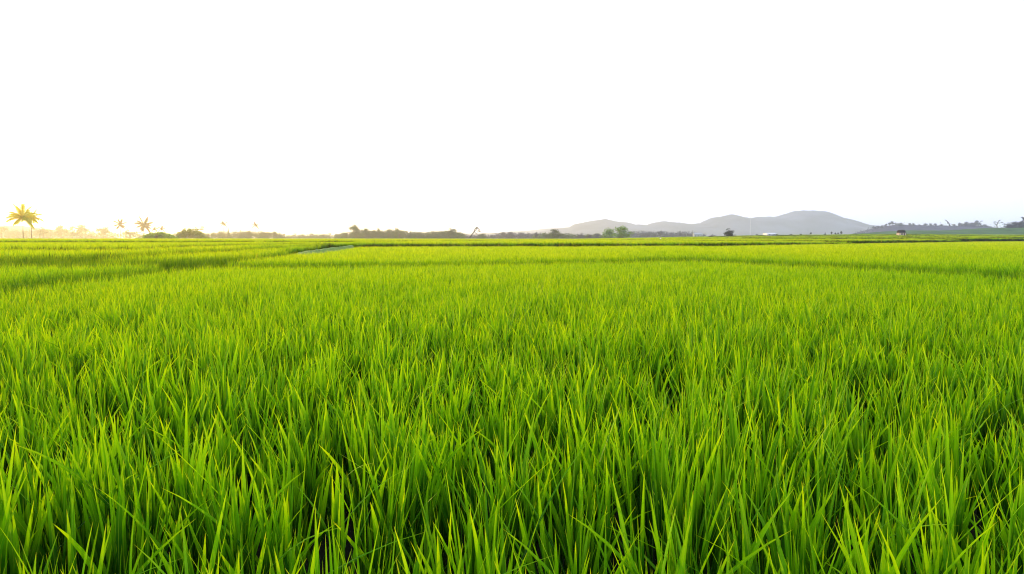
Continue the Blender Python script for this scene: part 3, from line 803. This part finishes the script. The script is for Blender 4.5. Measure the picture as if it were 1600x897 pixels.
# far woods: leafy masses nobody could count
def wood(px0, px1, prof, Y, depth, mat, name, label, n, size, seed):
    rr = np.random.default_rng(seed)
    xs = np.array([p[0] for p in prof], float); ys = np.array([p[1] for p in prof], float)
    nb = int((px1 - px0) * 1.6); cs, rs = [], []
    for i in range(nb):
        px = rr.uniform(px0, px1); yy = rr.uniform(-1, 1) * depth
        top = wz(np.interp(px, xs, ys) + rr.uniform(-4, .3), Y); hz = max(top, 1.5)
        rw = rr.uniform(2.2, 4.5) * Y / 700
        cs.append((wx(px, Y), Y + yy, hz * .52)); rs.append((rw, rw, hz * .5))
    V, Q = leaf_cards(cs, rs, n, size); V[:, 2] = np.maximum(V[:, 2], .1)
    o = mk(name, np_mesh(name, V, Q, None, False), mat); tag(o, label, 'wood', None, 'stuff')
wood(-60, 230, [(-60, 360), (60, 360), (130, 361), (180, 364), (230, 366)], 900, 40, L_, 'far_wood', 'pale golden wood along the left horizon behind the palms', 16000, 1.1, 71)
wood(225, 345, [(225, 368), (345, 366)], 760, 30, L_, 'far_wood', 'hazy low wood behind the shrub mounds', 6000, .9, 72)
wood(335, 437, [(335, 365), (380, 363), (420, 364), (437, 366)], 640, 25, L_, 'far_wood', 'grey wood with an even top under the two slim palms', 12000, .8, 73)
wood(437, 540, [(437, 369), (540, 368.5)], 800, 25, L_, 'far_wood', 'pale low wood along the horizon left of the taller grey wood', 9000, .9, 74)
wood(536, 725, [(536, 366), (560, 363.5), (600, 362), (625, 360.5), (640, 364.5), (670, 365.5), (700, 363), (725, 367)], 600, 25, L_, 'far_wood', 'dense grey-green wood in the centre left', 34000, .8, 75)
wood(720, 850, [(720, 370), (760, 368.5), (790, 366), (820, 366), (850, 367)], 740, 25, Lbl, 'far_wood', 'low blue-green wood in the centre of the horizon', 11000, .9, 76)
wood(835, 950, [(835, 367.5), (870, 366), (900, 369), (950, 367.5)], 640, 20, L_, 'far_wood', 'low dark green wood at the foot of the mountains', 9000, .8, 77)
wood(975, 1100, [(975, 364), (1030, 363.5), (1070, 364.5), (1100, 368)], 820, 25, Lbl, 'far_wood', 'even bluish wood between the bright green tree and the dark dome', 12000, .95, 78)
wood(1330, 1570, [(1330, 371), (1350, 360), (1380, 353.5), (1420, 351.5), (1520, 352.5), (1570, 357)], 1110, 30, Lbl, 'far_wood', 'purple-grey wood covering the right hill crest', 9000, 1.3, 79)

# ------------------------------------------------------------------ small buildings
def hut():
    Y = 285; x = wx(1409, Y); zb = wz(367.5, Y); u = Y / F
    r = empty('hut', (x, Y, zb)); tag(r, 'small hut with dark domed thatch roof over a pale wall on the ridge', 'hut')
    w, h, hr = 4.8 * u, 4.2 * u, 8.8 * u
    m = MB(); m.box(-w, w, 0, 2 * w, -.3, h - .01); m.build('wall', M['plaster'], r)
    for sx in (-.45, .3):
        m = MB(); m.box(sx * w, sx * w + .45, -.05, .05, 0, h * .72); m.build('doorway', M['opening'], r)
    m = MB(); vs = []; n = 14; rows = 7
    for j in range(rows):
        t = j / (rows - 1); s = math.cos(t * 1.35) ** .5
        for i in range(n):
            a = 6.283 * i / n
            cx_, cy_ = math.cos(a), math.sin(a); q = max(abs(cx_), abs(cy_)) ** .6
            vs.append((cx_ / q * w * 1.25 * s, w + cy_ / q * w * 1.2 * s, h - .12 + (hr - h) * math.sin(t * 1.5)))
    fs = [(j * n + i, j * n + (i + 1) % n, (j + 1) * n + (i + 1) % n, (j + 1) * n + i) for j in range(rows - 1) for i in range(n)]
    fs.append(tuple((rows - 1) * n + i for i in range(n))); fs.append(tuple(range(n))[::-1])
    m.add(vs, fs); m.build('roof', M['thatch'], r)
    for sx in (-1.1, 1.05):
        m = MB(); m.tube([(sx * w, -.2, -.3), (sx * w, -.2, h)], [.05, .05], 6); m.build('post', M['bark'], r)
hut()
def building(px0, px1, top, base, Y, wall, roof, label, nw):
    x0, x1 = wx(px0, Y), wx(px1, Y); zb, zt = wz(base, Y), wz(top, Y); cx = (x0 + x1) / 2; w = (x1 - x0) / 2; h = zt - zb
    r = empty('low_building', (cx, Y, zb)); tag(r, label, 'building')
    m = MB(); m.box(-w, w, 0, 6, -.5, h * .68); m.build('wall', wall, r)
    m = MB(); m.add([(-w - .2, -.4, h * .69), (w + .2, -.4, h * .69), (w + .2, 6.4, h * .69), (-w - .2, 6.4, h * .69), (-w - .2, 3, h), (w + .2, 3, h)],
                    [(0, 1, 5, 4), (2, 3, 4, 5), (0, 4, 3), (1, 2, 5), (3, 2, 1, 0)]); m.build('roof', roof, r)
    for i in range(nw):
        xx = -w + (i + .5) * 2 * w / nw
        m = MB(); m.box(xx - .25, xx + .25, -.04, .03, h * .25, h * .5); m.build('window', M['opening'], r)
building(1198, 1212, 364, 368, 330, M['white'], M['white'], 'tiny white building on the ridge below the mountains', 2)
building(1084, 1097, 363.5, 372, 700, M['grey'], M['grey'], 'long grey building at the right end of the bluish tree row', 3)
def mast():
    Y = 420; r = empty('mast', (wx(1171, Y), Y, .2)); tag(r, 'thin pale mast rising before the mountains right of the dark dome tree', 'mast')
    H = wz(341, Y) - .2
    m = MB(); m.tube([(0, 0, -.2), (0, 0, H * .5), (0, 0, H)], [.11, .09, .05], 8); m.build('pole', M['white'], r)
    m = MB(); m.tube([(0, 0, H - .05), (0, 0, H + .3)], [.22, .22], 8); m.build('lamp_head', M['white'], r)
mast()
def marker():
    Y = 150; x = wx(1032, Y); z = ground_z(x, Y)
    r = empty('field_shelter', (x, Y, z)); tag(r, 'tiny pale shelter in the rice right of the bright green tree', 'shelter')
    m = MB(); m.add([(-.45, 0, .55), (.45, 0, .55), (.45, .7, .55), (-.45, .7, .55), (0, 0, 1.0), (0, .7, 1.0)], [(0, 1, 4), (3, 5, 2), (0, 4, 5, 3), (1, 2, 5, 4), (3, 2, 1, 0)]); m.build('roof', M['white'], r)
    for a, b in ((-.4, .05), (.4, .05), (-.4, .65), (.4, .65)):
        m = MB(); m.tube([(a, b, -.05), (a, b, .56)], [.03, .03], 5); m.build('post', M['bark'], r)
    r.scale = (.7, .7, .8)
marker()

# ------------------------------------------------------------------ air
HAZE_D = 2.7e-4
def haze():
    m = MB(); m.box(-9000, 9000, -500, 9000, -1.2, 145)
    s = NT('haze'); v = s.n('ShaderNodeVolumePrincipled')
    v.inputs['Color'].default_value = (.83, .895, 1.0, 1); v.inputs['Density'].default_value = HAZE_D; v.inputs['Anisotropy'].default_value = .65
    s.l(v.outputs[0], s.out.inputs['Volume'])
    o = m.build('haze', s.m); tag(o, kind='stuff')
haze()

# ------------------------------------------------------------------ light
SUN_EL, SUN_AZ = R(7.0), math.atan((800 - 20) / F)     # azimuth left of the view direction (+Y)
sun = bpy.data.lights.new('sun', 'SUN'); sun.energy = 5; sun.angle = R(.5); sun.color = (1, .61, .16)
so = bpy.data.objects.new('sun', sun); C.objects.link(so)
from mathutils import Vector
sd = Vector((-math.sin(SUN_AZ) * math.cos(SUN_EL), math.cos(SUN_AZ) * math.cos(SUN_EL), math.sin(SUN_EL)))
so.rotation_euler = (-sd).to_track_quat('-Z', 'Y').to_euler()
w = bpy.data.worlds.new('World'); scene.world = w; w.use_nodes = True
nt = w.node_tree; bg = nt.nodes['Background']
sky = nt.nodes.new('ShaderNodeTexSky'); sky.sky_type = 'NISHITA'; sky.sun_disc = False
sky.sun_elevation = SUN_EL; sky.sun_rotation = -SUN_AZ; sky.dust_density = 3
mx = nt.nodes.new('ShaderNodeMix'); mx.data_type = 'RGBA'; mx.inputs[0].default_value = .8
mx.inputs[7].default_value = (10.8, 12.0, 16, 1)        # the even white of a bright hazy sky
nt.links.new(sky.outputs[0], mx.inputs[6]); nt.links.new(mx.outputs[2], bg.inputs[0])
bg.inputs[1].default_value = .118

scene.view_settings.view_transform = 'Standard'
scene.view_settings.look = 'None'
scene.view_settings.exposure = 0.22
scene.view_settings.gamma = 1
scene.cycles.volume_bounces = 4
scene.cycles.max_bounces = 4
scene.cycles.diffuse_bounces = 3
scene.cycles.transmission_bounces = 6

scene.cycles.pixel_filter_type = 'BLACKMAN_HARRIS'
scene.cycles.filter_width = 1.1
